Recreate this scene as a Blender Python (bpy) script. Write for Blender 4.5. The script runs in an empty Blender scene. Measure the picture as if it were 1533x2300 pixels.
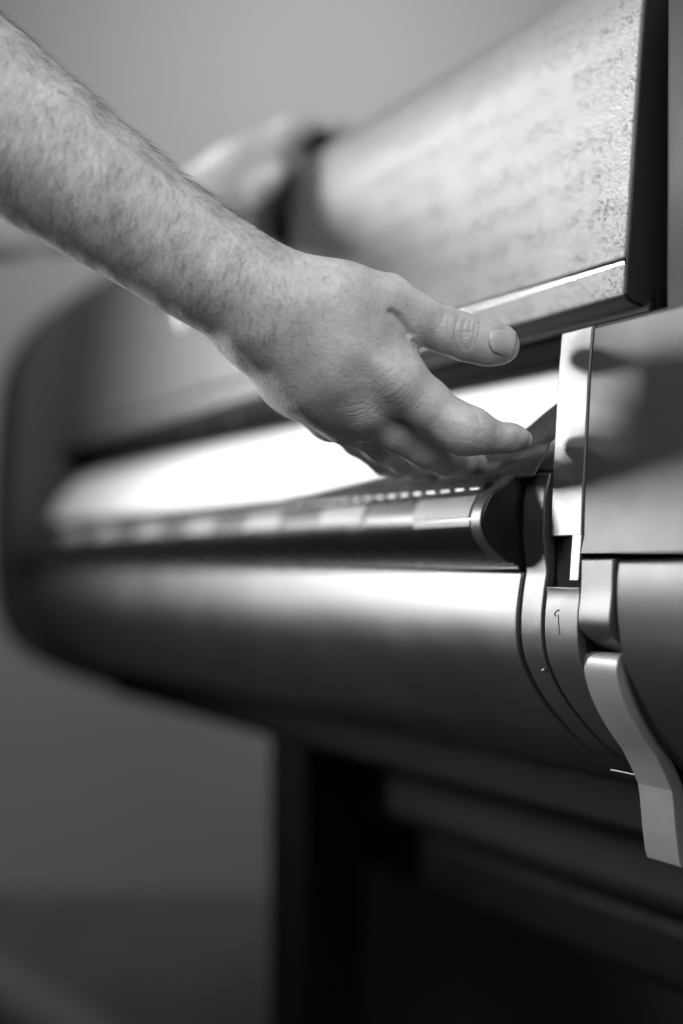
import bpy, bmesh, math, random
import numpy as np
from mathutils import Vector, Matrix

random.seed(7); RNG = np.random.default_rng(7)
C = bpy.context.scene.collection
sc = bpy.context.scene

# ------------------------------------------------------------------ camera
EYE = 1.05                       # eye height above the floor, metres
TH = math.atan(1566.5/3194.0)    # yaw of the view to the right of the printer's length (+Y)
PH = math.atan(120/3194.0)       # slight upward pitch
FPX = 3194.0
F = np.array([math.sin(TH)*math.cos(PH), math.cos(TH)*math.cos(PH), math.sin(PH)])
R = np.array([math.cos(TH), -math.sin(TH), 0.0])
U = np.cross(R, F)
CAM = np.array([0.0, 0.0, EYE])
cam_d = bpy.data.cameras.new('camera'); cam = bpy.data.objects.new('camera', cam_d); C.objects.link(cam)
cam_d.sensor_fit = 'HORIZONTAL'; cam_d.sensor_width = 24.0; cam_d.lens = 24.0*FPX/1533.0
M4 = Matrix(((R[0], U[0], -F[0]), (R[1], U[1], -F[1]), (R[2], U[2], -F[2]))).to_4x4()
M4.translation = Vector(CAM); cam.matrix_world = M4
cam_d.clip_start = 0.02; cam_d.clip_end = 100
cam_d.dof.use_dof = True; cam_d.dof.focus_distance = 0.952; cam_d.dof.aperture_fstop = 1.5
cam_d.dof.aperture_blades = 0
sc.camera = cam

# ------------------------------------------------------------------ light
w = bpy.data.worlds.new('World'); sc.world = w; w.use_nodes = True
w.node_tree.nodes['Background'].inputs[0].default_value = (1, 1, 1, 1)
w.node_tree.nodes['Background'].inputs[1].default_value = 0.035
def area(name, pos, target, size, power, sy=None, spread=180):
    l = bpy.data.lights.new(name, 'AREA'); l.shape = 'RECTANGLE' if sy else 'DISK'
    l.size = size
    if sy: l.size_y = sy
    l.energy = power; l.spread = math.radians(spread)
    o = bpy.data.objects.new(name, l); C.objects.link(o)
    o.location = pos
    o.rotation_euler = (Vector(target)-Vector(pos)).to_track_quat('-Z', 'Y').to_euler()
    return o
KD = Vector((-0.645, 0.77, 0.27)).normalized()
T0 = Vector((0.55, 0.85, EYE+0.05))
area('key_lamp', T0+KD*3.0, (0.56, 0.95, EYE+0.32), 0.42, 14, 0.85, spread=42)
area('fill_lamp', (-0.10, -0.35, EYE+1.05), (0.4, 0.85, EYE+.1), 1.3, 33, 1.3)  # added unseen fill above the camera, brightening hand and arm
area('fill_lamp_far', (-0.15, 1.35, EYE+1.45), (0.5, 1.25, EYE+.1), 0.9, 11, 0.9)  # added unseen fill over the far end, brightening the left hand
area('wall_wash_fill', (1.1, 2.5, EYE+2.1), (2.1, 4.3, EYE+1.2), 1.2, 16, spread=110)  # added unseen lamp to brighten the upper back wall
sc.view_settings.view_transform = 'Standard'; sc.view_settings.look = 'None'
sc.view_settings.exposure = 0.0; sc.view_settings.gamma = 1.0
sc.view_settings.use_curve_mapping = False
sc.cycles.use_denoising = True
sc.cycles.max_bounces = 6
sc.cycles.sample_clamp_indirect = 4.0

# ------------------------------------------------------------------ helpers
def ray(px, py): return F + (px-766.5)/FPX*R - (py-1150)/FPX*U
def P(px, py, d): return CAM + d*ray(px, py)
def sec(px, py, u):
    r = ray(px, py); t = u/r[1]; return (t*r[0], t*r[2])          # (w, z relative to the eye)
def pw(px, py, ww):
    r = ray(px, py); t = ww/r[0]; return (t*r[1], t*r[2])         # (u, z)
def uat(px, ww, py=1300): return pw(px, py, ww)[0]

def mat(name, g, rough=0.5, bump=0.0, scale=900, var=0.0, vscale=40, metal=0.0, spec=0.5, coat=0.0):
    m = bpy.data.materials.new(name); m.use_nodes = True
    n = m.node_tree; b = n.nodes['Principled BSDF']
    b.inputs['Base Color'].default_value = (g, g, g, 1)
    b.inputs['Roughness'].default_value = rough; b.inputs['Metallic'].default_value = metal
    b.inputs['Specular IOR Level'].default_value = spec; b.inputs['Coat Weight'].default_value = coat
    tc = n.nodes.new('ShaderNodeTexCoord')
    if bump:
        t = n.nodes.new('ShaderNodeTexNoise'); t.inputs['Scale'].default_value = scale; t.inputs['Detail'].default_value = 3
        n.links.new(tc.outputs['Object'], t.inputs['Vector'])
        bp = n.nodes.new('ShaderNodeBump'); bp.inputs['Strength'].default_value = bump; bp.inputs['Distance'].default_value = 0.0006
        n.links.new(t.outputs['Fac'], bp.inputs['Height']); n.links.new(bp.outputs['Normal'], b.inputs['Normal'])
    if var:
        t = n.nodes.new('ShaderNodeTexNoise'); t.inputs['Scale'].default_value = vscale; t.inputs['Detail'].default_value = 6
        n.links.new(tc.outputs['Object'], t.inputs['Vector'])
        mr = n.nodes.new('ShaderNodeMapRange'); mr.inputs[1].default_value = .3; mr.inputs[2].default_value = .7
        mr.inputs[3].default_value = g*(1-var); mr.inputs[4].default_value = g*(1+var)
        n.links.new(t.outputs['Fac'], mr.inputs[0]); n.links.new(mr.outputs[0], b.inputs['Base Color'])
        mr2 = n.nodes.new('ShaderNodeMapRange'); mr2.inputs[1].default_value = .3; mr2.inputs[2].default_value = .7
        mr2.inputs[3].default_value = rough*.88; mr2.inputs[4].default_value = min(1, rough*1.12)
        n.links.new(t.outputs['Fac'], mr2.inputs[0]); n.links.new(mr2.outputs[0], b.inputs['Roughness'])
    return m

m_shell = mat('light grey plastic shell', .010, .40, .10, 1600, .02, 12, spec=.75, coat=.30)
m_shell.node_tree.nodes['Principled BSDF'].inputs['Coat Roughness'].default_value = .42
m_band = mat('grained grey plastic band', .025, .36, .3, 1500, .03, 30, spec=.5)
m_strip = mat('grained pale side plate', .05, .36, .3, 1200, .03, 30, spec=.8)
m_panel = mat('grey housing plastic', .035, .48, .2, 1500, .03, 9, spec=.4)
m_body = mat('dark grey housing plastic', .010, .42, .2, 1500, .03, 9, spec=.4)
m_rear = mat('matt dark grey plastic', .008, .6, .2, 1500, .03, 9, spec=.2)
m_black = mat('black plastic', .008, .38, .2, 1500, .2, 30)
m_nose = mat('black satin plastic', .004, .26, .12, 1400, .1, 30)
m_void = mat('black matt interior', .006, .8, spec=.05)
m_film = mat('black flexible film', .008, .38, .15, 500, .15, 20, spec=.3)
m_lever = mat('light grey lever plastic', .13, .42, .2, 1500, .04, 30)
m_metal = mat('bright steel', .75, .22, metal=1.0)
m_dsteel = mat('dull steel', .35, .4, metal=1.0)
m_pad = mat('pale ribbed pad', .16, .42, 1.0, 900, .1, 200)
m_clear = mat('glossy pale strip', .10, .30)
m_rail = mat('dark grey rail', .012, .6, spec=.15)
m_paper = mat('white coated paper', .88, .45, .05, 300)
m_stand = mat('black powder coated steel', .003, .6, .2, 900, .15, 20, spec=.05)
m_beam = mat('dark grey painted beam', .010, .6, .2, 900, .1, 20, spec=.1)
m_wall = mat('painted wall', .38, .9, .1, 60, .02, 1.2)
m_floor = mat('dark carpet floor', .16, .95, .5, 300, .2, 6)

# grained, glossy lid: fine orange-peel bump plus scattered worn specks
def lid_material():
    m = bpy.data.materials.new('grained silver plastic lid'); m.use_nodes = True
    n = m.node_tree; L = n.links; b = n.nodes['Principled BSDF']
    tc = n.nodes.new('ShaderNodeTexCoord')
    mp = n.nodes.new('ShaderNodeMapping'); mp.inputs['Scale'].default_value = (1, 1, 1); L.new(tc.outputs['Object'], mp.inputs[0])
    v = n.nodes.new('ShaderNodeTexVoronoi'); v.inputs['Scale'].default_value = 600; L.new(mp.outputs[0], v.inputs['Vector'])
    t = n.nodes.new('ShaderNodeTexNoise'); t.inputs['Scale'].default_value = 700; t.inputs['Detail'].default_value = 4; L.new(mp.outputs[0], t.inputs['Vector'])
    big = n.nodes.new('ShaderNodeTexNoise'); big.inputs['Scale'].default_value = 30; big.inputs['Detail'].default_value = 4; L.new(mp.outputs[0], big.inputs['Vector'])
    # specks
    sp = n.nodes.new('ShaderNodeTexVoronoi'); sp.inputs['Scale'].default_value = 400; L.new(mp.outputs[0], sp.inputs['Vector'])
    lt = n.nodes.new('ShaderNodeMapRange'); lt.inputs[1].default_value = .34; lt.inputs[2].default_value = .40; lt.inputs[3].default_value = 1; lt.inputs[4].default_value = 0
    L.new(sp.outputs['Distance'], lt.inputs[0])
    keep = n.nodes.new('ShaderNodeMapRange'); keep.inputs[1].default_value = .36; keep.inputs[2].default_value = .58; L.new(big.outputs['Fac'], keep.inputs[0])
    sep = n.nodes.new('ShaderNodeSeparateColor'); L.new(sp.outputs['Color'], sep.inputs[0])
    rnd = n.nodes.new('ShaderNodeMath'); rnd.operation = 'GREATER_THAN'; rnd.inputs[1].default_value = .55; L.new(sep.outputs[0], rnd.inputs[0])
    mu = n.nodes.new('ShaderNodeMath'); mu.operation = 'MULTIPLY'; L.new(lt.outputs[0], mu.inputs[0]); L.new(keep.outputs[0], mu.inputs[1])
    mu2 = n.nodes.new('ShaderNodeMath'); mu2.operation = 'MULTIPLY'; L.new(mu.outputs[0], mu2.inputs[0]); L.new(rnd.outputs[0], mu2.inputs[1])
    col = n.nodes.new('ShaderNodeMapRange'); col.inputs[3].default_value = .10; col.inputs[4].default_value = .015
    L.new(mu2.outputs[0], col.inputs[0]); L.new(col.outputs[0], b.inputs['Base Color'])
    rg = n.nodes.new('ShaderNodeMapRange'); rg.inputs[1].default_value = .3; rg.inputs[2].default_value = .7
    rg.inputs[3].default_value = .39; rg.inputs[4].default_value = .41
    L.new(big.outputs['Fac'], rg.inputs[0])
    ra = n.nodes.new('ShaderNodeMath'); ra.operation = 'MULTIPLY_ADD'; ra.inputs[1].default_value = .40; L.new(mu2.outputs[0], ra.inputs[0]); L.new(rg.outputs[0], ra.inputs[2]); L.new(ra.outputs[0], b.inputs['Roughness'])
    ad = n.nodes.new('ShaderNodeMath'); ad.operation = 'ADD'; L.new(v.outputs['Distance'], ad.inputs[0]); L.new(t.outputs['Fac'], ad.inputs[1])
    su = n.nodes.new('ShaderNodeMath'); su.operation = 'SUBTRACT'; L.new(ad.outputs[0], su.inputs[0]); L.new(mu2.outputs[0], su.inputs[1])
    bp = n.nodes.new('ShaderNodeBump'); bp.inputs['Strength'].default_value = .85; bp.inputs['Distance'].default_value = .00032
    L.new(su.outputs[0], bp.inputs['Height']); L.new(bp.outputs['Normal'], b.inputs['Normal'])
    b.inputs['Metallic'].default_value = .0; b.inputs['Specular IOR Level'].default_value = .52
    return m
m_lid = lid_material()

def link(name, me, m, parent=None):
    o = bpy.data.objects.new(name, me); C.objects.link(o)
    if m: me.materials.append(m)
    if parent: o.parent = parent
    return o
def smooth(me, ang=35):
    for p in me.polygons: p.use_smooth = True
    try: me.set_sharp_from_angle(angle=math.radians(ang))
    except Exception: pass
def extrude(name, prof, u0, u1, m, parent=None, bevel=0.0, nseg=1, shape=None, ang=35):
    """closed (w,z) profile swept along the printer's length from u0 to u1"""
    bm = bmesh.new(); rings = []
    for i in range(nseg+1):
        u = u0+(u1-u0)*i/nseg
        rings.append([bm.verts.new((x, u, z+EYE)) for x, z in (shape(prof, u) if shape else prof)])
    n = len(prof)
    for a, b in zip(rings[:-1], rings[1:]):
        for k in range(n): bm.faces.new((a[k], a[(k+1) % n], b[(k+1) % n], b[k]))
    bm.faces.new(rings[0][::-1]); bm.faces.new(rings[-1])
    bmesh.ops.recalc_face_normals(bm, faces=bm.faces)
    me = bpy.data.meshes.new(name); bm.to_mesh(me); bm.free(); smooth(me, ang)
    o = link(name, me, m, parent)
    if bevel:
        bv = o.modifiers.new('bevel', 'BEVEL'); bv.width = bevel; bv.segments = 3; bv.limit_method = 'ANGLE'; bv.angle_limit = math.radians(40)
        bv.harden_normals = False
    return o
def resample(pts, n):
    """Catmull-Rom through the points, n samples"""
    p = np.array(pts, float); q = np.vstack([2*p[0]-p[1], p, 2*p[-1]-p[-2]]); out = []
    seg = len(p)-1
    for i in range(n):
        t = i/(n-1)*seg; k = min(int(t), seg-1); f = t-k
        a, b, c, d = q[k], q[k+1], q[k+2], q[k+3]
        out.append(.5*((2*b)+(-a+c)*f+(2*a-5*b+4*c-d)*f*f+(-a+3*b-3*c+d)*f**3))
    return [tuple(x) for x in out]
def trace(pxs, u, n=24): return resample([sec(x, y, u) for x, y in pxs], n)
def box(name, lo, hi, m, parent=None, bevel=0.0):
    return extrude(name, [(lo[0], lo[2]), (hi[0], lo[2]), (hi[0], hi[2]), (lo[0], hi[2])], lo[1], hi[1], m, parent, bevel)
def tube(name, a, b, r, m, parent=None, n=16):
    a, b = Vector(a), Vector(b); d = (b-a); bm = bmesh.new()
    bmesh.ops.create_cone(bm, cap_ends=True, segments=n, radius1=r, radius2=r, depth=d.length)
    bmesh.ops.transform(bm, matrix=Matrix.Translation((a+b)/2) @ d.to_track_quat('Z', 'Y').to_matrix().to_4x4(), verts=bm.verts)
    me = bpy.data.meshes.new(name); bm.to_mesh(me); bm.free(); smooth(me)
    return link(name, me, m, parent)
def empty(name, loc, label, cat):
    o = bpy.data.objects.new(name, None); C.objects.link(o); o.location = loc
    o['label'] = label; o['category'] = cat; return o
def tag(o, label, cat): o['label'] = label; o['category'] = cat

# ------------------------------------------------------------------ room
def plane(name, c, ex, ey, m):
    c, ex, ey = Vector(c), Vector(ex), Vector(ey)
    me = bpy.data.meshes.new(name); me.from_pydata([c-ex-ey, c+ex-ey, c+ex+ey, c-ex+ey], [], [(0, 1, 2, 3)])
    o = link(name, me, m); o['kind'] = 'structure'; return o
fl = plane('floor', (0, 2, 0), (6, 0, 0), (0, 8, 0), m_floor)
def floor_patch(name, pxs, h, m):
    top = []
    for x, y in pxs:
        r = ray(x, y); q = CAM+r*((h-EYE)/r[2]); top.append(q)
    n = len(top); vs = [tuple(q) for q in top]+[(q[0], q[1], .001) for q in top]
    me = bpy.data.meshes.new(name); me.from_pydata(vs, [], [tuple(range(n)), tuple(range(2*n-1, n-1, -1))]+[(k, k+n, (k+1) % n+n, (k+1) % n) for k in range(n)])
    o = link(name, me, m); o['kind'] = 'structure'; return o
floor_patch('floor_strip', [(-260, 1985), (-260, 2050), (330, 2420), (430, 2420)], .004, mat('pale floor strip', .30, .8, .1, 60))
floor_patch('rug', [(-400, 1990), (-400, 2700), (330, 2700), (200, 2420)], .012, mat('black rug', .006, .95, .3, 200))
WD = 4.6
wc = CAM+WD*F; wc[2] = 1.5
plane('wall', wc, tuple(R*6), (0, 0, 1.6), m_wall)

# ------------------------------------------------------------------ printer
printer = empty('wide_format_printer', (0, 0, 0), 'wide grey and black large format printer on a black stand with its cover raised', 'printer')
NE, FE = 0.836, 2.30            # near and far end of the printing bay along its length

def inward(front, dw, ztop=None, zbot=None):
    """close a front line (top to bottom) into a solid reaching dw further in"""
    wmax = max(p[0] for p in front)+dw
    return front+[(wmax, front[-1][1] if zbot is None else zbot), (wmax, front[0][1] if ztop is None else ztop)]

barrel_px = [(1175, 1284), (1168, 1330), (1163, 1385), (1164, 1435), (1174, 1485), (1202, 1545), (1240, 1600), (1300, 1665), (1370, 1715), (1440, 1752), (1500, 1775)]
barrel = trace(barrel_px, NE, 40)
extrude('lower_shell', inward(barrel, .08), NE+.0015, FE, m_shell, printer, .002)
# thin bright seam lip along the shell's top edge
z0 = barrel[0][1]
extrude('shell_lip', [(.5495, z0+.0055), (.60, z0+.0055), (.60, z0+.002), (.5495, z0+.002)], NE+.004, FE, m_lever, printer)
WB = sec(1166, 1290, NE)[0]
u_ring0, u_ring1 = uat(1219, WB), uat(1172, WB)
u_arr0, u_arr1 = uat(1300, WB), uat(1225, WB)
def inset(front, d):
    p = np.array(front); t = np.gradient(p, axis=0); nrm = np.stack([t[:, 1], -t[:, 0]], 1)
    nrm /= np.linalg.norm(nrm, axis=1)[:, None]+1e-9
    if nrm[:, 0].mean() < 0: nrm = -nrm
    return [tuple(x) for x in p+nrm*d]
# dark core behind the seams
core = inset(barrel, .006)
core = [(core[0][0], .06)]+core
extrude('seam_core', inward(core, .06), u_arr0-.002, NE+.001, m_void, printer)
ring_front = [sec(1180, 1066, u_ring1), sec(1181, 1100, u_ring1)]+[(WB+.001, .045), (WB, .02)]+barrel
ring_front[0] = (WB+.006, ring_front[0][1]); ring_front[1] = (WB+.003, ring_front[1][1])
extrude('end_ring', inward(ring_front, .05), u_ring0, u_ring1, m_band, printer, .0012)
arr_z = pw(1250, 1318, WB)[1]
arrow_front = [(WB, arr_z)]+[p for p in barrel if p[1] < arr_z-.004]
extrude('arrow_band', inward(arrow_front, .05), u_arr0, u_arr1, m_band, printer, .0010)

# engraved arrow on the band: shaft and half head, pressed dark lines, the lit lower lip painted as a pale stroke
def front_w(z, prof=arrow_front):
    zs = [p[1] for p in prof][::-1]; ws = [p[0] for p in prof][::-1]
    return float(np.interp(z, zs, ws))
def band_point(px, py, off=0.0):
    ww = WB
    for _ in range(6):
        u, z = pw(px, py, ww); ww = front_w(z)
    return Vector((ww-off, u, z+EYE))
def stroke(name, pts, r, m, parent, off=0.0):
    bm = bmesh.new(); pts = [band_point(x, y, off) for x, y in pts]
    for a, b in zip(pts[:-1], pts[1:]):
        d = b-a; g = bmesh.ops.create_cone(bm, cap_ends=True, segments=8, radius1=r, radius2=r, depth=d.length+r)
        bmesh.ops.transform(bm, matrix=Matrix.Translation((a+b)/2) @ d.to_track_quat('Z', 'Y').to_matrix().to_4x4() , verts=g['verts'])
    me = bpy.data.meshes.new(name); bm.to_mesh(me); bm.free(); return link(name, me, m, parent)
stroke('arrow_mark', [(1253, 1381), (1254, 1400), (1257, 1428)], .00042, m_void, printer)
stroke('arrow_mark', [(1247, 1384), (1245, 1379), (1251, 1371), (1256, 1371)], .00042, m_void, printer)
stroke('scuff_and_lip', [(1255, 1430), (1259, 1430)], .00035, m_clear, printer, .0002)  # pale stroke: painted light on the arrow's lower lip

stroke('scuff_and_lip', [(1221, 1506), (1224, 1503)], .0004, m_paper, printer, .0015)
# rounded black nose over the shell
nose_px = [(1210, 1052), (1180, 1060), (1148, 1076), (1126, 1095), (1103, 1112), (1089, 1138), (1083, 1164), (1085, 1190), (1096, 1216), (1119, 1242), (1145, 1262), (1168, 1272), (1200, 1273)]
nose = trace(nose_px, NE, 48)
extrude('nose_bar', inward(nose, .04), NE, FE, m_nose, printer, .0008)
extrude('nose_end_trim', inward(inset(nose, -.0012)[6:-8], .01), NE+.001, uat(1062, .519), m_band, printer, .0006)
# pads set in the top of the nose
z_hi, z_lo = pw(1059, 1116, .527)[1], pw(1059, 1166, .520)[1]
arc = [p for p in nose if z_lo <= p[1] <= z_hi]
def strip_solid(name, line, th, u0, u1, m, off=0.0, bevel=0.0):
    a = inset(line, -off-th); b = inset(line, -off+.0008)
    return extrude(name, a+b[::-1], u0, u1, m, printer, bevel)
u = uat(1060, .519)
for i in range(13):
    L = .083
    strip_solid('platen_pad', arc, .0016 if i % 2 == 0 else .0004, u+.001, u+L-.001, m_pad if i % 2 == 0 else m_clear)
    for k in range(4):
        ur = u+L*(k+.12)/4
        if ur < 1.6:
            pz = [p for p in nose if p[1] > z_hi][-1]
            tube('pinch_roller', (pz[0]+.001, ur, pz[1]+.0045+EYE), (pz[0]+.001, ur+L/4*.60, pz[1]+.0045+EYE), .0012, m_dsteel, printer, 12)
    u += L
zl = z_lo-.0052
lip_line = [p for p in nose if zl-.0002 <= p[1] <= z_lo-.0006]
if len(lip_line) >= 2: strip_solid('pad_rail', lip_line, .0014, uat(1060, .519), uat(935, .519), m_strip)

# black flexible film lying on the deck, its near edge lifted by the fingers
ftop_px = [(60, 1212), (130, 1199), (300, 1173), (500, 1140), (700, 1102), (850, 1068), (1000, 1030), (1100, 997), (1180, 962), (1215, 932), (1262, 895)]
ftop = sorted([pw(x, y, .575) for x, y in ftop_px])
FU = [p[0] for p in ftop]; FZ = [p[1] for p in ftop]
nose_top = nose[8]
def film():
    n, mlen = 26, 120; vs = []; fs = []
    for i in range(mlen+1):
        t = i/mlen; u = .812+(FE-.812-.01)*t**1.5
        zt = float(np.interp(u, FU, FZ))
        w0, zz0 = nose_top[0]+.002, nose_top[1]+.0006
        w1, z1 = .575, zt
        for k in range(n+1):
            s = k/n
            ww = w0+(w1-w0)*s
            z = zz0+(z1-zz0)*(s**1.15)
            fade = math.exp(-max(0, u-.85)/.35)
            z += .0022*math.sin(s*7.5+u*9)*math.sin(math.pi*s)*(0.4+fade)
            z += .0045*math.exp(-((s-.45)/.07)**2)*fade + .0012*math.sin(u*75+s*6)*math.sin(math.pi*s)*(.25+.5*fade)
            vs.append((ww, u, z+EYE))
    for i in range(mlen):
        for k in range(n):
            a = i*(n+1)+k; fs.append((a, a+1, a+n+2, a+n+1))
    me = bpy.data.meshes.new('media_film'); me.from_pydata(vs, [], fs); smooth(me, 80)
    o = link('media_film', me, m_film)
    so = o.modifiers.new('solid', 'SOLIDIFY'); so.thickness = .0009; so.offset = -1
    tag(o, 'black flexible flap under the fingertips along the front of the paper slot', 'film')
    return o
film()

# white sheet curling up inside
sheet_prof = resample([sec(x, y, 2.25) for x, y in [(92, 1232), (98, 1195), (125, 1130), (170, 1082), (240, 1040), (340, 1003), (450, 965), (560, 925)]], 30)
def sheet():
    vs, fs = [], []; n = len(sheet_prof); ns = 30
    for i in range(ns+1):
        u = .80+(2.25-.80)*i/ns
        for (x, z) in sheet_prof: vs.append((x, u, z+EYE))
    for i in range(ns):
        for k in range(n-1):
            a = i*n+k; fs.append((a, a+1, a+n+1, a+n))
    me = bpy.data.meshes.new('paper_sheet'); me.from_pydata(vs, [], fs); smooth(me, 80)
    o = link('paper_sheet', me, m_paper); so = o.modifiers.new('solid', 'SOLIDIFY'); so.thickness = .0006
    tag(o, 'bright white sheet of paper curving up inside the open printer', 'paper')
sheet()
# dark interior of the bay
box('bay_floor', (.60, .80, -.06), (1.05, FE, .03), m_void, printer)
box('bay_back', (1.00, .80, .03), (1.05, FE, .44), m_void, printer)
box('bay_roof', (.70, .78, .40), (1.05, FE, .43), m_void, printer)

# raised lid
LN, LF = .80, 2.30
lid_px = [(1456, -140), (1447, 0), (1440, 110), (1428, 290), (1414, 460), (1403, 578)]
lt_ = [sec(x, y, LN) for x, y in lid_px]
top = lt_[0]
lid_front = [(top[0]+.055, top[1]+.010), (top[0]+.030, top[1]+.008), (top[0]+.012, top[1]+.001), (top[0]+.003, top[1]-.012)]+lt_[1:]
def bulge(front, amt):
    z1, z0_ = front[0][1], front[-1][1]
    return [(p[0]-amt*math.sin(math.pi*max(0, min(1, (p[1]-z0_)/(z1-z0_)))), p[1]) for p in front]
lid_front = bulge(resample(lid_front, 40), .0025)
lid_solid = lid_front+[(lid_front[-1][0]+.018, lid_front[-1][1]), (lid_front[0][0], lid_front[0][1]-.02)]
extrude('lid', lid_solid, LN, LF, m_lid, printer, .0015)
low_px = [(1402, 591), (1401, 620), (1399.5, 650), (1402, 664), (1414, 677), (1445, 690)]
low = trace(low_px, LN, 18)
extrude('lid_lower_edge', low+[(low[-1][0], low[-1][1]+.012), (low[0][0]+.02, low[0][1])], LN, LF, m_lid, printer, .0008)
sl = [sec(x, y, LN) for x, y in [(1401, 660), (1405, 668), (1416, 678), (1445, 690)]]
extrude('lid_shade_strip', [(p[0]-.0012, p[1]-.0012) for p in sl]+[(p[0]+.002, p[1]+.003) for p in sl[::-1]], LN-.001, LF, m_rail, printer)  # added dark strip in place of the shade under the lid's lip
g = sec(1400, 584, LN)
extrude('lid_groove', [(g[0]+.0006, g[1]-.0008), (g[0]+.012, g[1]-.0005), (g[0]+.012, g[1]-.0018), (g[0]+.0006, g[1]-.0018)], LN+.001, LF, m_metal, printer)
extrude('lid_end_cap', [(p[0]+.0005, p[1]) for p in lid_front]+[(p[0]+.0004, p[1]) for p in low]+[(low[-1][0]+.03, low[-1][1]+.02), (lid_front[-4][0]+.045, lid_front[6][1]-.06), (lid_front[0][0]+.002, lid_front[0][1]-.005)], LN-.003, LN-.0004, m_rail, printer, .001)

# black patch laid on the lid beside the far hand
def on_plane(px, py, ww):
    u, z = pw(px, py, ww); return (ww, u, z+EYE)
def lid_patch():
    pts = [(745, 288), (700, 318), (668, 352), (652, 400), (644, 470), (640, 560), (636, 640), (540, 640), (556, 520), (592, 430), (640, 350), (690, 296)]
    bm = bmesh.new()
    def lw(x, y):
        ww = .61
        for _ in range(5):
            z = pw(x, y, ww)[1]; ww = float(np.interp(z, [q[1] for q in lid_front[6:]][::-1], [q[0] for q in lid_front[6:]][::-1]))
        return ww
    a = [bm.verts.new(on_plane(x, y, lw(x, y)-.0065)) for x, y in pts]; b = [bm.verts.new(on_plane(x, y, lw(x, y)+.012)) for x, y in pts]
    n = len(pts)
    bm.faces.new(a); bm.faces.new(b[::-1])
    for k in range(n): bm.faces.new((a[k], a[(k+1) % n], b[(k+1) % n], b[k]))
    bmesh.ops.recalc_face_normals(bm, faces=bm.faces)
    me = bpy.data.meshes.new('black_lid_patch'); bm.to_mesh(me); bm.free(); link('black_lid_patch', me, m_void, printer)
lid_patch()
bm = bmesh.new(); bmesh.ops.create_uvsphere(bm, u_segments=20, v_segments=12, radius=.020)
me = bpy.data.meshes.new('lid_knob'); bm.to_mesh(me); bm.free(); smooth(me)
kn = link('lid_knob', me, m_paper, printer); kn.location = on_plane(432, 714, .592)

# rails hanging below the lid
box('carriage_rail', (.645, .79, .158), (.66, FE, .166), m_rail, printer, .001)
box('guide_rail', (.626, .79, .177), (.630, FE, .184), m_rail, printer, .001)
box('carriage_beam', (.634, .79, .160), (.74, FE, .196), m_void, printer, .003)
for k in range(9):
    box('lid_hook', (.628, 1.0+k*.14, .172), (.640, 1.025+k*.14, .190), m_black, printer, .003)

# near side: strip plate, housings, block, lever
US = .803; UP_ = uat(1303, .550, 1245)
strip_px = [(1261, 748), (1260, 756), (1252, 850), (1247, 950), (1241, 1060), (1238, 1130), (1236, 1206)]
st = [sec(x, y, US) for x, y in strip_px]
extrude('side_plate', inward(st, .05), UP_+.0012, US, m_strip, printer, .0010)
zt0 = st[-1][1]; ztab = pw(1285, 1305, .549)[1]
uq = uat(1277, .549)
extrude('side_plate_tab', [(st[-1][0]+.0004, zt0+.004), (.60, zt0+.004), (.60, ztab), (.549, ztab)], UP_+.0012, uq, m_strip, printer, .0008)
box('slot_back', (.556, UP_-.002, -.03), (.60, US-.001, zt0+.002), m_void, printer)
st_w = lambda z: float(np.interp(z, [p[1] for p in st][::-1], [p[0] for p in st][::-1]))
zg = pw(1303, 1243, .55)[1]
panel = [(st[0][0]+.030, st[0][1]+.0005), (st[0][0]+.003, st[0][1]), (st[0][0]+.0008, st[0][1]-.003)]+[(p[0]+.0008, p[1]) for p in st[1:]]+[(.5495, zg)]
NEAR = .40
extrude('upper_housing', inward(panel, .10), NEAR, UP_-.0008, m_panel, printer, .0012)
extrude('housing_shade_cap', [(st[0][0]+.022, .10), (st[0][0]+.022, .150), (st[0][0]+.05, .160), (.80, .160), (.80, .10)], NEAR, US-.004, m_void, printer, .004)  # added black cap standing in for the shade above the housing
hp0, hp1, hp2 = sec(1484, 0, UP_), sec(1482, 300, UP_), sec(1480, 640, UP_)
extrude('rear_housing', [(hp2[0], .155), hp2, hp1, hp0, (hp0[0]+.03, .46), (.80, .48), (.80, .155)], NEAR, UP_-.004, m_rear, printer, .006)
u_b0, u_b1 = uat(1381, .55), UP_-.001
zb = zg-.0035
blk = [(.5495, zb)]+[sec(x, y, u_b1) for x, y in [(1297, 1330), (1296, 1385), (1300, 1412), (1318, 1440), (1350, 1465)]]
blk[1] = (.5485, blk[1][1])
extrude('latch_block', inward(resample(blk, 20), .06), u_b0+.001, u_b1, m_band, printer, .0015)
# lower front housing nearest the camera
ub = u_b0-.0008
body_px = [(1386, 1258), (1382, 1300), (1381, 1345), (1384, 1400), (1393, 1470), (1415, 1550), (1452, 1630), (1500, 1700), (1560, 1765), (1640, 1830), (1740, 1890)]
bd = trace(body_px, ub, 36)
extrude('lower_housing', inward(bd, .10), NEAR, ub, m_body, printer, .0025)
extrude('housing_core', [(.565, .05), (.565, -.08), (.62, -.16), (.80, -.20), (.80, .05)], NEAR, UP_-.003, m_void, printer)

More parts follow.
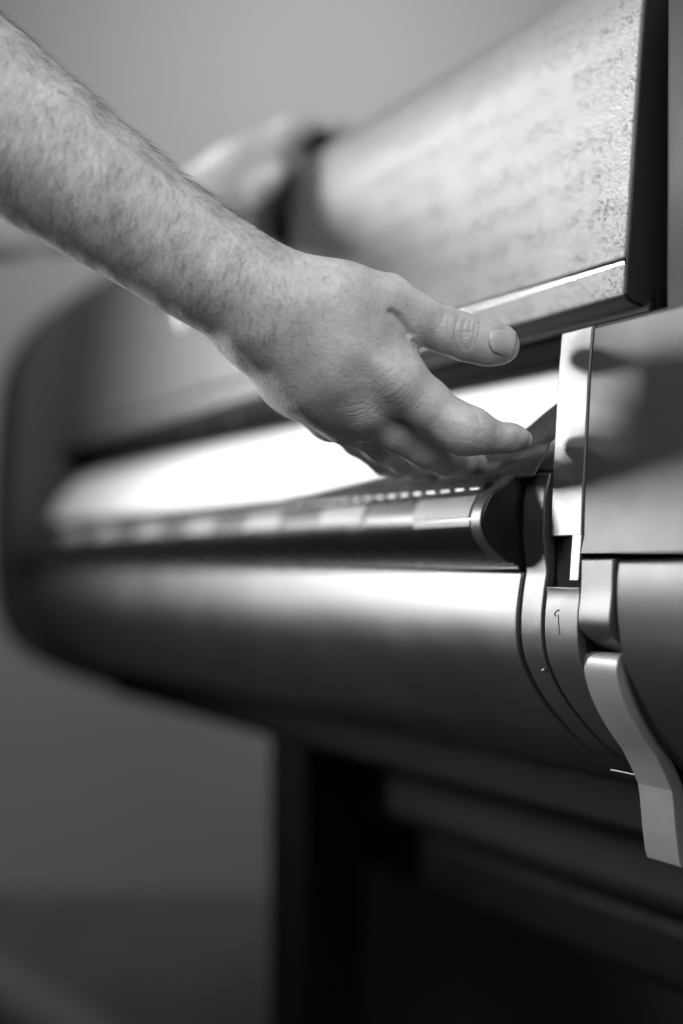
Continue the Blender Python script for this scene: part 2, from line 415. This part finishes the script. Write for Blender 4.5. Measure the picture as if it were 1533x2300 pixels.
# lever
ul1, ul0 = UP_-.001, u_b0+.0015
lev_px = [(1392, 1470), (1352, 1463), (1328, 1463), (1316, 1470), (1311, 1488), (1313, 1518), (1328, 1568), (1354, 1620), (1384, 1666)]
lev1 = [sec(x, y, ul1) for x, y in lev_px[1:]]
lev1 = resample(lev1, 22)
lev2 = [sec(x, y, ul1) for x, y in [(1396, 1682), (1416, 1722), (1432, 1760)]]
lev3 = [sec(x, y, ul1) for x, y in [(1436, 1790), (1441, 1850), (1448, 1910), (1453, 1926), (1462, 1931)]]
lf = lev1+lev2+lev3
lb = inset(lf, .009)[::-1]
extrude('lever', lf+lb, ul0, ul1, m_lever, printer, .0012, ang=14)
a = sec(1427, 1742, ul1)
tube('spring_pin', (a[0]+.001, ul1, a[1]+EYE), (a[0]+.001, ul1+.028, a[1]+EYE), .0007, m_metal, printer, 10)

# far end housing
far_px = [(700, 430), (480, 520), (330, 578), (250, 613), (180, 655), (120, 706), (75, 770), (48, 850), (34, 980), (27, 1120), (25, 1250), (34, 1350), (62, 1432), (120, 1490), (220, 1535), (340, 1572), (500, 1610), (700, 1650)]
fp = [sec(x, y, FE) for x, y in far_px]
fp = resample(fp, 60)
extrude('far_housing', inward(fp, .08), FE, FE+.16, mat('far end grey plastic', .05, .5, spec=.4), printer, .006)

# underside and stand
box('base_beam', (.70, .60, -.215), (1.00, 2.3, -.165), m_stand, printer, .01)
box('cross_beam', (.80, .40, -.305), (.86, 1.66, -.225), m_beam, printer, .02)
box('lower_rail', (.83, .40, -.385), (.89, 1.66, -.315), m_stand, printer, .015)
def leg(uc):
    bm = bmesh.new()
    for (u0, u1, w0, w1, za, zb_) in [(uc-.055, uc+.055, .72, .80, -EYE+.05, -.20)]:
        vs = [bm.verts.new((x, y, z+EYE)) for x in (w0, w1) for y in (u0, u1) for z in (za, zb_)]
    bmesh.ops.convex_hull(bm, input=bm.verts)
    bmesh.ops.recalc_face_normals(bm, faces=bm.faces)
    me = bpy.data.meshes.new('stand_leg'); bm.to_mesh(me); bm.free()
    o = link('stand_leg', me, m_stand, printer); b = o.modifiers.new('b', 'BEVEL'); b.width = .012; b.segments = 3
leg(1.62)
box('shade_panel', (1.25, .30, -.95), (1.29, 2.48, -.24), mat('dark grey shade panel', .05, .9, .3, 500), printer, .01)  # added dark panel standing in for the printer's shade below
box('stand_foot', (.45, 1.56, -EYE+.005), (1.15, 1.68, -EYE+.06), m_stand, printer, .015)

# ------------------------------------------------------------------ person
def mp_(px, d): return px*d/FPX
class Cone:
    """capsule with two radii; ends given in pixels, depth and pixel radius"""
    def __init__(s, a, b):
        s.a = P(a[0], a[1], a[2]); s.b = P(b[0], b[1], b[2])
        s.ra = mp_(a[3], a[2]); s.rb = mp_(b[3], b[2])
    def __call__(s, p):
        ba = s.b-s.a; h = np.clip(((p-s.a) @ ba)/(ba @ ba), 0, 1)
        return np.linalg.norm(p-s.a-h[:, None]*ba, axis=1)-(s.ra+(s.rb-s.ra)*h)
def smin(a, b, k):
    h = np.maximum(k-np.abs(a-b), 0)/k
    return np.minimum(a, b)-h*h*k*.25
def chain(pts, flat=None):
    return [Cone(a, b) for a, b in zip(pts[:-1], pts[1:])]
def union(cs, p, k):
    d = cs[0](p)
    for c in cs[1:]: d = smin(d, c(p), k)
    return d
def make_sdf(body, fingers, kb, kf, kj, extra=None, pipf=None):
    def f(p):
        d = union(body, p, kb)
        if extra is not None: d = extra(p, d)
        out = d
        for g_ in fingers:
            dg = union(g_, p, kf)
            if pipf is not None and g_ is fingers[0]: dg = pipf(p, dg)
            out = np.minimum(out, smin(d, dg, kj))
        return out
    return f
def mesh_sdf(f, lo, hi, h):
    """surface nets on a sparse two level grid"""
    lo = np.array(lo, float); hi = np.array(hi, float); B = 8; H = h*B
    n = np.ceil((hi-lo)/H).astype(int)
    g_ = np.stack(np.meshgrid(*[np.arange(k) for k in n], indexing='ij'), -1).reshape(-1, 3)
    d = f(lo+(g_+.5)*H); act = g_[np.abs(d) < H*1.15]
    sub = np.stack(np.meshgrid(*[np.arange(B)]*3, indexing='ij'), -1).reshape(-1, 3)
    N = (n+1)*B+2
    key = lambda c: (c[:, 0].astype(np.int64)*N[1]+c[:, 1])*N[2]+c[:, 2]
    cells = []
    for i in range(0, len(act), 2000):
        c = (act[i:i+2000, None, :]*B+sub[None]).reshape(-1, 3)
        d = f(lo+(c+.5)*h); cells.append(c[np.abs(d) < h*1.3])
    cells = np.vstack(cells)
    off = np.array([[i, j, k] for i in (0, 1) for j in (0, 1) for k in (0, 1)])
    cor = (cells[:, None]+off[None]).reshape(-1, 3)
    kk = key(cor); uk, idx, inv = np.unique(kk, return_index=True, return_inverse=True)
    uc = cor[idx]; val = np.concatenate([f(lo+uc[i:i+400000]*h) for i in range(0, len(uc), 400000)])
    v = val[inv].reshape(-1, 8); s = v < 0
    m_ = s.any(1) & ~s.all(1); cells = cells[m_]; v = v[m_]; s = s[m_]
    edges = [(a, b) for a in range(8) for b in range(8) if a < b and bin(a ^ b).count('1') == 1]
    acc = np.zeros((len(cells), 3)); cnt = np.zeros(len(cells))
    for a, b in edges:
        x = s[:, a] != s[:, b]; t = np.where(x, v[:, a]/(v[:, a]-v[:, b]+1e-12), 0)
        acc += np.where(x[:, None], off[a]+(off[b]-off[a])*t[:, None], 0); cnt += x
    V = lo+(cells+acc/cnt[:, None])*h
    ck = key(cells); order = np.argsort(ck); cks = ck[order]
    def find(c):
        k_ = key(c); j = np.clip(np.searchsorted(cks, k_), 0, len(cks)-1)
        return np.where(cks[j] == k_, order[j], -1)
    quads = []
    for ax in range(3):
        e = np.eye(3, dtype=int); o1, o2 = e[(ax+1) % 3], e[(ax+2) % 3]
        hib = {0: 4, 1: 2, 2: 1}[ax]
        x = s[:, 0] != s[:, hib]; c = cells[x]; fl_ = s[x, 0]
        q = np.stack([np.flatnonzero(x), find(c-o1), find(c-o1-o2), find(c-o2)], 1)
        ok = (q >= 0).all(1); q = q[ok]; fl_ = fl_[ok]
        q[~fl_] = q[~fl_][:, ::-1]; quads.append(q)
    Q = np.vstack(quads)
    for _ in range(2):                                   # slide the vertices onto the surface
        e = 1e-4; d = f(V); gr = np.stack([f(V+np.eye(3)[i]*e)-d for i in range(3)], 1)/e
        V = V-gr*(d/np.maximum((gr**2).sum(1), .05))[:, None]*.9
    e = 3e-4; gr = np.stack([f(V+np.eye(3)[i]*e)-f(V-np.eye(3)[i]*e) for i in range(3)], 1)
    NR = gr/np.maximum(np.linalg.norm(gr, axis=1), 1e-9)[:, None]
    return V, Q, NR
def project(V):
    q = V-CAM; d = q @ F
    return np.stack([766.5+FPX*(q @ R)/d, 1150-FPX*(q @ U)/d], 1), d
def line_dist(uv, pts):
    best = np.full(len(uv), 1e9); tt = np.zeros(len(uv)); n = len(pts)-1
    for i, (a, b) in enumerate(zip(pts[:-1], pts[1:])):
        a = np.array(a, float); b = np.array(b, float); ba = b-a
        h = np.clip(((uv-a) @ ba)/(ba @ ba), 0, 1); d = np.linalg.norm(uv-a-h[:, None]*ba, axis=1)
        m_ = d < best; best = np.where(m_, d, best); tt = np.where(m_, (i+h)/n, tt)
    return best, tt

# right arm: elbow off the frame at upper left, wrist, fan of metacarpals
W0 = (547, 650, .942, 102)
body = chain([(-1150, -640, .97, 235), (-800, -330, .94, 215), (-520, -90, .93, 200), (-180, 150, .93, 186), (-50, 238, .93, 168), (100, 350, .932, 152), (240, 448, .936, 134), (365, 534, .94, 119), (470, 606, .942, 109), W0, (640, 706, .945, 94)])
body += chain([(640, 684, .940, 80), (760, 678, .940, 72), (868, 680, .946, 60)])           # thumb metacarpal
body += chain([(640, 690, .945, 95), (760, 770, .944, 80), (880, 845, .944, 60)])             # index
body += chain([(630, 730, .950, 88), (730, 830, .950, 76), (815, 904, .960, 60)])             # middle
body += chain([(610, 740, .953, 82), (695, 848, .962, 68), (780, 938, .980, 50)])             # ring
body += chain([(590, 735, .960, 72), (660, 850, .985, 54), (742, 945, 1.010, 37)])            # little
body += chain([(800, 725, .955, 60), (875, 765, .955, 46)])                                    # web of the thumb
index = chain([(884, 850, .944, 60), (960, 908, .945, 54), (1012, 948, .946, 49), (1046, 971, .947, 46), (1072, 977, .949, 40), (1105, 982, .953, 36), (1145, 985, .958, 30), (1172, 986, .963, 23)])
middle = chain([(815, 906, .960, 55), (885, 962, .970, 50), (955, 1006, .983, 46), (998, 1026, .995, 41), (1035, 1037, 1.012, 33), (1068, 1042, 1.03, 26)])
ring = chain([(778, 942, .982, 44), (850, 997, 1.005, 38), (905, 1030, 1.035, 33), (935, 1045, 1.05, 30), (968, 1058, 1.07, 24)])
little = chain([(742, 945, 1.010, 34), (800, 992, 1.04, 30), (855, 1035, 1.07, 26), (895, 1052, 1.095, 22)])
thumb = chain([(868, 682, .946, 60), (935, 712, .952, 51), (1000, 742, .959, 50), (1045, 759, .963, 51), (1090, 768, .966, 50), (1122, 772, .969, 45)])
def pip(p, d):
    return smin(smin(d, Cone((1040, 966, .940, 40), (1062, 962, .942, 34))(p), .014), Cone((1148, 974, .951, 20), (1166, 979, .955, 17))(p), .005)
def extra_r(p, d):
    # extensor tendons and knuckle heads standing out of the back of the hand
    for a, b, r in [((650, 690, .918, 10), (872, 838, .928, 10), .5), ((640, 720, .925, 10), (800, 890, .944, 9), .5), ((620, 745, .935, 9), (765, 925, .970, 8), .6)]:
        d = smin(d, Cone(a, b)(p)+.0012, .012)
    for k in [(888, 852, .935, 36), (812, 905, .953, 36), (777, 937, .978, 30), (740, 945, 1.004, 24)]:
        d = smin(d, Cone(k, (k[0]+8, k[1]+6, k[2], k[3]))(p), .018)
    # ulnar head at the wrist
    d = smin(d, Cone((560, 735, .93, 40), (590, 760, .935, 36))(p), .014)
    return d
sdf_r = make_sdf(body, [index, middle, ring, little, thumb], .024, .005, .010, extra_r, pip)
def bounds(cs, pad=.012):
    a = np.array([c.a for c in cs]+[c.b for c in cs]); r = np.array([c.ra for c in cs]+[c.rb for c in cs])[:, None]
    return (a-r).min(0)-pad, (a+r).max(0)+pad
lo, hi = bounds(body+index+middle+ring+little+thumb)
V, Q, NR = mesh_sdf(sdf_r, lo, hi, .00085)

# creases and folds, as shallow grooves in the surface facing the viewer
uv, dep = project(V)
facing = (NR @ -F) > -.15
disp = np.zeros(len(V))
def groove(pts, depth, width, cond=None):
    global disp
    b = np.array(pts, float); box_ = (uv[:, 0] > b[:, 0].min()-width*4) & (uv[:, 0] < b[:, 0].max()+width*4) & (uv[:, 1] > b[:, 1].min()-width*4) & (uv[:, 1] < b[:, 1].max()+width*4) & facing
    i = np.flatnonzero(box_)
    if not len(i): return
    d, t = line_dist(uv[i], [tuple(x) for x in pts])
    disp[i] -= depth*np.exp(-(d/width)**2)*np.clip(np.minimum(t, 1-t)*6+.15, 0, 1)
for pts, de in [([(1031, 708), (1023, 735), (1021, 765), (1025, 800)], .0008), ([(1047, 712), (1039, 742), (1038, 770), (1044, 790)], .0007),
            ([(1057, 713), (1055, 738), (1056, 748)], .0006), ([(1069, 722), (1064, 748), (1061, 770), (1054, 790)], .0006), ([(1078, 728), (1074, 755), (1066, 785)], .0004),
            ([(1038, 746), (1050, 745), (1062, 748)], .0005), ([(1040, 757), (1052, 754)], .0004), ([(1008, 712), (1005, 740), (1006, 770)], .0003), ([(996, 706), (992, 730)], .00025), ([(984, 700), (980, 724)], .0002)]:
    groove(pts, de, 2.6)
groove([(868, 694), (892, 712), (912, 738), (926, 762)], .0030, 9)
groove([(925, 762), (934, 772), (932, 786)], .0012, 4)
for k in range(12):                                   # fan of fine folds at the root of the thumb
    x = 885+k*8; groove([(x-22+k*2, 652+k*3), (x, 668+k*4), (x+8, 690+k*5)], .00022+.0001*random.random(), 2.4)
groove([(1066, 930), (1074, 942), (1077, 950)], .0006, 3)
for k in range(9):                                    # index middle joint
    x = 1000+k*8; groove([(x+20, 948+k*2), (x+4, 966+k*2), (x-2+k, 988+k*1.5)], .00028+.00012*random.random(), 2.6)
def fan(cx, cy, rx, ry, ang, n, depth, wd):
    for k in range(n):
        t = (k+.5)/n-.5; c_, s_ = math.cos(ang), math.sin(ang); pts = []
        ph = random.uniform(-.15, .15)
        for q in range(6):
            s = q/5-.5; x = s*rx*2*(1-.35*abs(t)); y = t*ry*2+ry*.35*(1-4*s*s)*(1 if t > 0 else .3)+random.uniform(-1.5, 1.5)
            pts.append((cx+(x*c_-y*s_), cy+(x*s_+y*c_)))
        groove(pts, depth*random.uniform(.5, 1.2), wd)
fan(880, 868, 42, 36, -1.0+.35, 11, .00038, 2.6)
fan(842, 905, 26, 26, -.9, 7, .0003, 2.6)
fan(800, 925, 26, 20, -.25, 6, .00028, 2.4)
fan(945, 905, 20, 26, -.9, 5, .00015, 2.4)
fan(840, 800, 60, 40, -.3, 9, .00012, 3)
for k in range(60):                                   # loose fine skin lines over the back of the hand
    x = random.uniform(660, 900); y = random.uniform(620, 860); a_ = random.gauss(.9, .5); L = random.uniform(8, 22)
    groove([(x, y), (x+L*.5*math.cos(a_)+random.uniform(-2, 2), y+L*.5*math.sin(a_)), (x+L*math.cos(a_), y+L*math.sin(a_))], .00012, 2.2)
# nail bed
nail_c = [(1101, 745), (1112, 738), (1135, 739), (1156, 746), (1163, 758), (1160, 776), (1150, 792), (1140, 799), (1120, 795), (1105, 786), (1099, 768)]
groove(nail_c+[nail_c[0]], .0006, 3.0)
# soft uneven flesh
nz = np.zeros(len(V))
for k in range(28):
    kk = RNG.normal(size=3); kk /= np.linalg.norm(kk); fr = RNG.uniform(90, 420); nz += np.sin(V @ kk*fr+RNG.uniform(0, 6.28))*(.00035*110/fr)
V = V+NR*(disp+nz*.35)[:, None]

# left arm and hand, reaching over the far part of the lid
lbody = chain([(-900, 420, 1.315, 150), (-300, 470, 1.395, 118), (0, 482, 1.455, 100), (250, 490, 1.515, 84), (400, 480, 1.545, 74), (450, 460, 1.555, 68)])
lbody += chain([(450, 450, 1.555, 62), (520, 395, 1.560, 58), (575, 356, 1.565, 46)])
lbody += chain([(450, 460, 1.565, 60), (540, 400, 1.570, 56), (620, 345, 1.580, 42)])
lbody += chain([(460, 470, 1.575, 58), (560, 420, 1.580, 52), (640, 360, 1.590, 36)])
lbody += chain([(470, 470, 1.575, 52), (540, 440, 1.565, 44)])
lf_ = [chain([(575, 350, 1.565, 42), (640, 305, 1.570, 32), (676, 293, 1.575, 28), (730, 297, 1.595, 22), (770, 300, 1.605, 19)]),
       chain([(620, 345, 1.580, 38), (655, 312, 1.590, 33), (690, 296, 1.615, 27), (740, 292, 1.645, 22), (775, 294, 1.665, 19)]),
       chain([(640, 360, 1.590, 34), (672, 330, 1.615, 28), (710, 312, 1.655, 23), (745, 306, 1.685, 19)]),
       chain([(630, 375, 1.595, 30), (660, 350, 1.625, 25), (695, 335, 1.665, 20), (715, 330, 1.685, 16)]),
       chain([(510, 450, 1.560, 38), (560, 440, 1.545, 30), (600, 410, 1.540, 25), (625, 385, 1.545, 20)])]
def extra_l(p, d):
    d = smin(d, Cone((440, 430, 1.537, 26), (545, 345, 1.542, 24))(p), .014)
    d = smin(d, Cone((500, 430, 1.540, 20), (625, 335, 1.560, 20))(p), .014)
    return smin(d, Cone((658, 292, 1.565, 24), (668, 290, 1.567, 22))(p), .012)
sdf_l = make_sdf(lbody, lf_, .02, .008, .012, extra_l)
lo, hi = bounds(lbody+sum(lf_, []))
V2, Q2, _ = mesh_sdf(sdf_l, lo, hi, .0030)

# skin
def skin_material():
    m = bpy.data.materials.new('skin'); m.use_nodes = True; n = m.node_tree; L = n.links; b = n.nodes['Principled BSDF']
    tc = n.nodes.new('ShaderNodeTexCoord')
    def noise(s, d=3, r=.5):
        t = n.nodes.new('ShaderNodeTexNoise'); t.inputs['Scale'].default_value = s; t.inputs['Detail'].default_value = d; t.inputs['Roughness'].default_value = r
        L.new(tc.outputs['Object'], t.inputs['Vector']); return t.outputs['Fac']
    def rng(src, a, b_, c, d):
        t = n.nodes.new('ShaderNodeMapRange'); L.new(src, t.inputs[0])
        for i, x in zip((1, 2, 3, 4), (a, b_, c, d)): t.inputs[i].default_value = x
        return t.outputs[0]
    def math_(op, a, b_):
        t = n.nodes.new('ShaderNodeMath'); t.operation = op
        for i, x in enumerate((a, b_)):
            if isinstance(x, float): t.inputs[i].default_value = x
            else: L.new(x, t.inputs[i])
        return t.outputs[0]
    base = rng(noise(70, 5, .6), .35, .68, .38, .46)
    mott = rng(noise(260, 3), .35, .65, .94, 1.04)
    blot = rng(noise(24, 4), .38, .62, .88, 1.06)
    v = math_('MULTIPLY', math_('MULTIPLY', base, mott), blot)
    vo = n.nodes.new('ShaderNodeTexVoronoi'); vo.inputs['Scale'].default_value = 55; L.new(tc.outputs['Object'], vo.inputs['Vector'])
    v = math_('MULTIPLY', v, rng(vo.outputs['Distance'], .04, .07, .72, 1.0))
    L.new(v, b.inputs['Base Color'])
    b.inputs['Roughness'].default_value = .52
    b.inputs['Subsurface Weight'].default_value = .12; b.inputs['Subsurface Radius'].default_value = (1, 1, 1); b.inputs['Subsurface Scale'].default_value = .0025
    v2 = n.nodes.new('ShaderNodeTexVoronoi'); v2.inputs['Scale'].default_value = 900; L.new(tc.outputs['Object'], v2.inputs['Vector'])
    hgt = math_('ADD', math_('MULTIPLY', noise(420, 4), 1.2), math_('MULTIPLY', v2.outputs['Distance'], .6))
    bp = n.nodes.new('ShaderNodeBump'); bp.inputs['Strength'].default_value = .55; bp.inputs['Distance'].default_value = .00055
    L.new(hgt, bp.inputs['Height']); L.new(bp.outputs['Normal'], b.inputs['Normal'])
    return m
m_skin = skin_material()
m_hair = mat('dark body hair', .06, .8, spec=.05)
m_nail = mat('fingernail', .39, .30, .06, 500, .04, 200, coat=.3)
def np_mesh(name, V, Q):
    me = bpy.data.meshes.new(name); me.vertices.add(len(V)); me.vertices.foreach_set('co', np.asarray(V, np.float32).ravel())
    k = Q.shape[1]; me.loops.add(Q.size); me.loops.foreach_set('vertex_index', Q.astype(np.int32).ravel())
    me.polygons.add(len(Q)); me.polygons.foreach_set('loop_start', np.arange(0, Q.size, k, dtype=np.int32))
    me.polygons.foreach_set('use_smooth', np.ones(len(Q), bool)); me.update(calc_edges=True); me.validate(); return me
VV = np.vstack([V, V2]); QQ = np.vstack([Q, Q2+len(V)])
person = link('person', np_mesh('person', VV, QQ), m_skin)
tag(person, 'bare hairy arm and hand gripping the black flap, other hand pressing on the lid behind', 'person')

# thumb nail, curved over the finger end
def nail():
    nu, nv = 22, 16; vs = []; fs = []
    A = [(1101, 746), (1158, 745)]; Bm = [(1106, 789), (1143, 800)]
    for i in range(nu+1):
        s = i/nu
        for j in range(nv+1):
            t = j/nv
            x0 = A[0][0]+(A[1][0]-A[0][0])*s; y0 = A[0][1]+(A[1][1]-A[0][1])*s-4*math.sin(math.pi*s)
            x1 = Bm[0][0]+(Bm[1][0]-Bm[0][0])*s; y1 = Bm[0][1]+(Bm[1][1]-Bm[0][1])*s+2*math.sin(math.pi*s)
            x = x0+(x1-x0)*t; y = y0+(y1-y0)*t
            x += (-6*math.sin(math.pi*t))*(1-s)+(7*math.sin(math.pi*t))*s
            # march to the skin
            d = .80; r = ray(x, y)
            for _ in range(60):
                q = CAM+d*r; v = float(sdf_r(q[None])[0])
                if v < 1e-5: break
                d += v*.9
            lift = .0007*(1-(2*t-1)**4)*(1-.55*(1-s)**6)+.0001
            vs.append(tuple(CAM+(d-lift)*r))
    for i in range(nu):
        for j in range(nv):
            a = i*(nv+1)+j; fs.append((a, a+1, a+nv+2, a+nv+1))
    me = bpy.data.meshes.new('thumb_nail'); me.from_pydata(vs, [], fs); smooth(me, 80)
    o = link('thumb_nail', me, m_nail, person); so = o.modifiers.new('solid', 'SOLIDIFY'); so.thickness = .0005; so.offset = 0
nail()

# body hair: tapered strands rooted in the skin
def hair():
    uv, dep = project(V)
    fc = NR @ -F
    dens = np.zeros(len(V))
    arm = (uv[:, 0] < 640) & (uv[:, 0] > -60)
    # distance along the arm, used to thin the hair towards the hand
    s_ = (uv[:, 0]*.79+uv[:, 1]*.61)
    dens = np.where(s_ < 760, 1.0, np.where(s_ < 1000, 1.0-(s_-760)/240*.72, .28*np.clip((1230-s_)/230, 0, 1)))
    dens = dens*(uv[:, 0] > -60)*(fc > -.35)*(uv[:, 0] < 900)
    dens = dens*np.clip(1.0+(NR @ U+.35)*1.6, .04, 1)
    dens = dens*np.clip(.25+fc*1.3, .25, 1)
    cl = .55+.45*np.sin(V @ np.array([130., 90., 160.]))*np.sin(V @ np.array([-60., 150., 110.]))
    dens = np.clip(dens*(.55+.6*cl), 0, None)
    n = 5000; pick = RNG.choice(len(V), n, p=dens/dens.sum())
    verts, faces = [], []
    for c_, i in enumerate(pick):
        p = V[i]+RNG.normal(size=3)*.0004; nr = NR[i]; x, y = uv[i]; s = s_[i]
        e = fc[i]
        if s < 820:
            ang = math.radians(RNG.normal(112, 17))            # screen angle measured clockwise from +x: down and a little left
            if (x*-.61+y*.79) < (60*-.61+95*.79)+55: ang = math.radians(RNG.normal(58, 22))
            L = RNG.uniform(.008, .017)
        elif s < 1000: ang = math.radians(RNG.normal(98, 20)); L = RNG.uniform(.005, .011)
        else: ang = math.radians(RNG.normal(80, 25)); L = RNG.uniform(.002, .005)
        dv = R*math.cos(ang)-U*math.sin(ang)+F*.05
        dv = dv-nr*(dv @ nr); dv /= np.linalg.norm(dv)+1e-9
        side = np.cross(nr, dv); lift = RNG.uniform(.10, .42); curl = RNG.normal(0, .38)
        r0 = RNG.uniform(.000035, .00008)*(1 if s < 1000 else .6); ns = 5; base = len(verts)
        q = p-nr*.0002; dcur = dv*(1-lift)+nr*lift; step = L/ns
        for k in range(ns+1):
            f_ = k/ns; rr = r0*(1-.8*f_)
            dn = dcur/np.linalg.norm(dcur); s2 = np.cross(dn, nr); s2 /= np.linalg.norm(s2)+1e-9; n2 = np.cross(s2, dn)
            for a_ in (0, 2.094, 4.189): verts.append(q+(s2*math.cos(a_)+n2*math.sin(a_))*rr)
            q = q+dn*step
            dcur = dn+side*curl*.35-nr*lift*.30*(1 if k < 3 else .3)
        for k in range(ns):
            for a_ in range(3):
                b0 = base+k*3; faces.append((b0+a_, b0+(a_+1) % 3, b0+3+(a_+1) % 3, b0+3+a_))
    link('arm_hair', np_mesh('arm_hair', np.array(verts), np.array(faces)), m_hair, person)
hair()
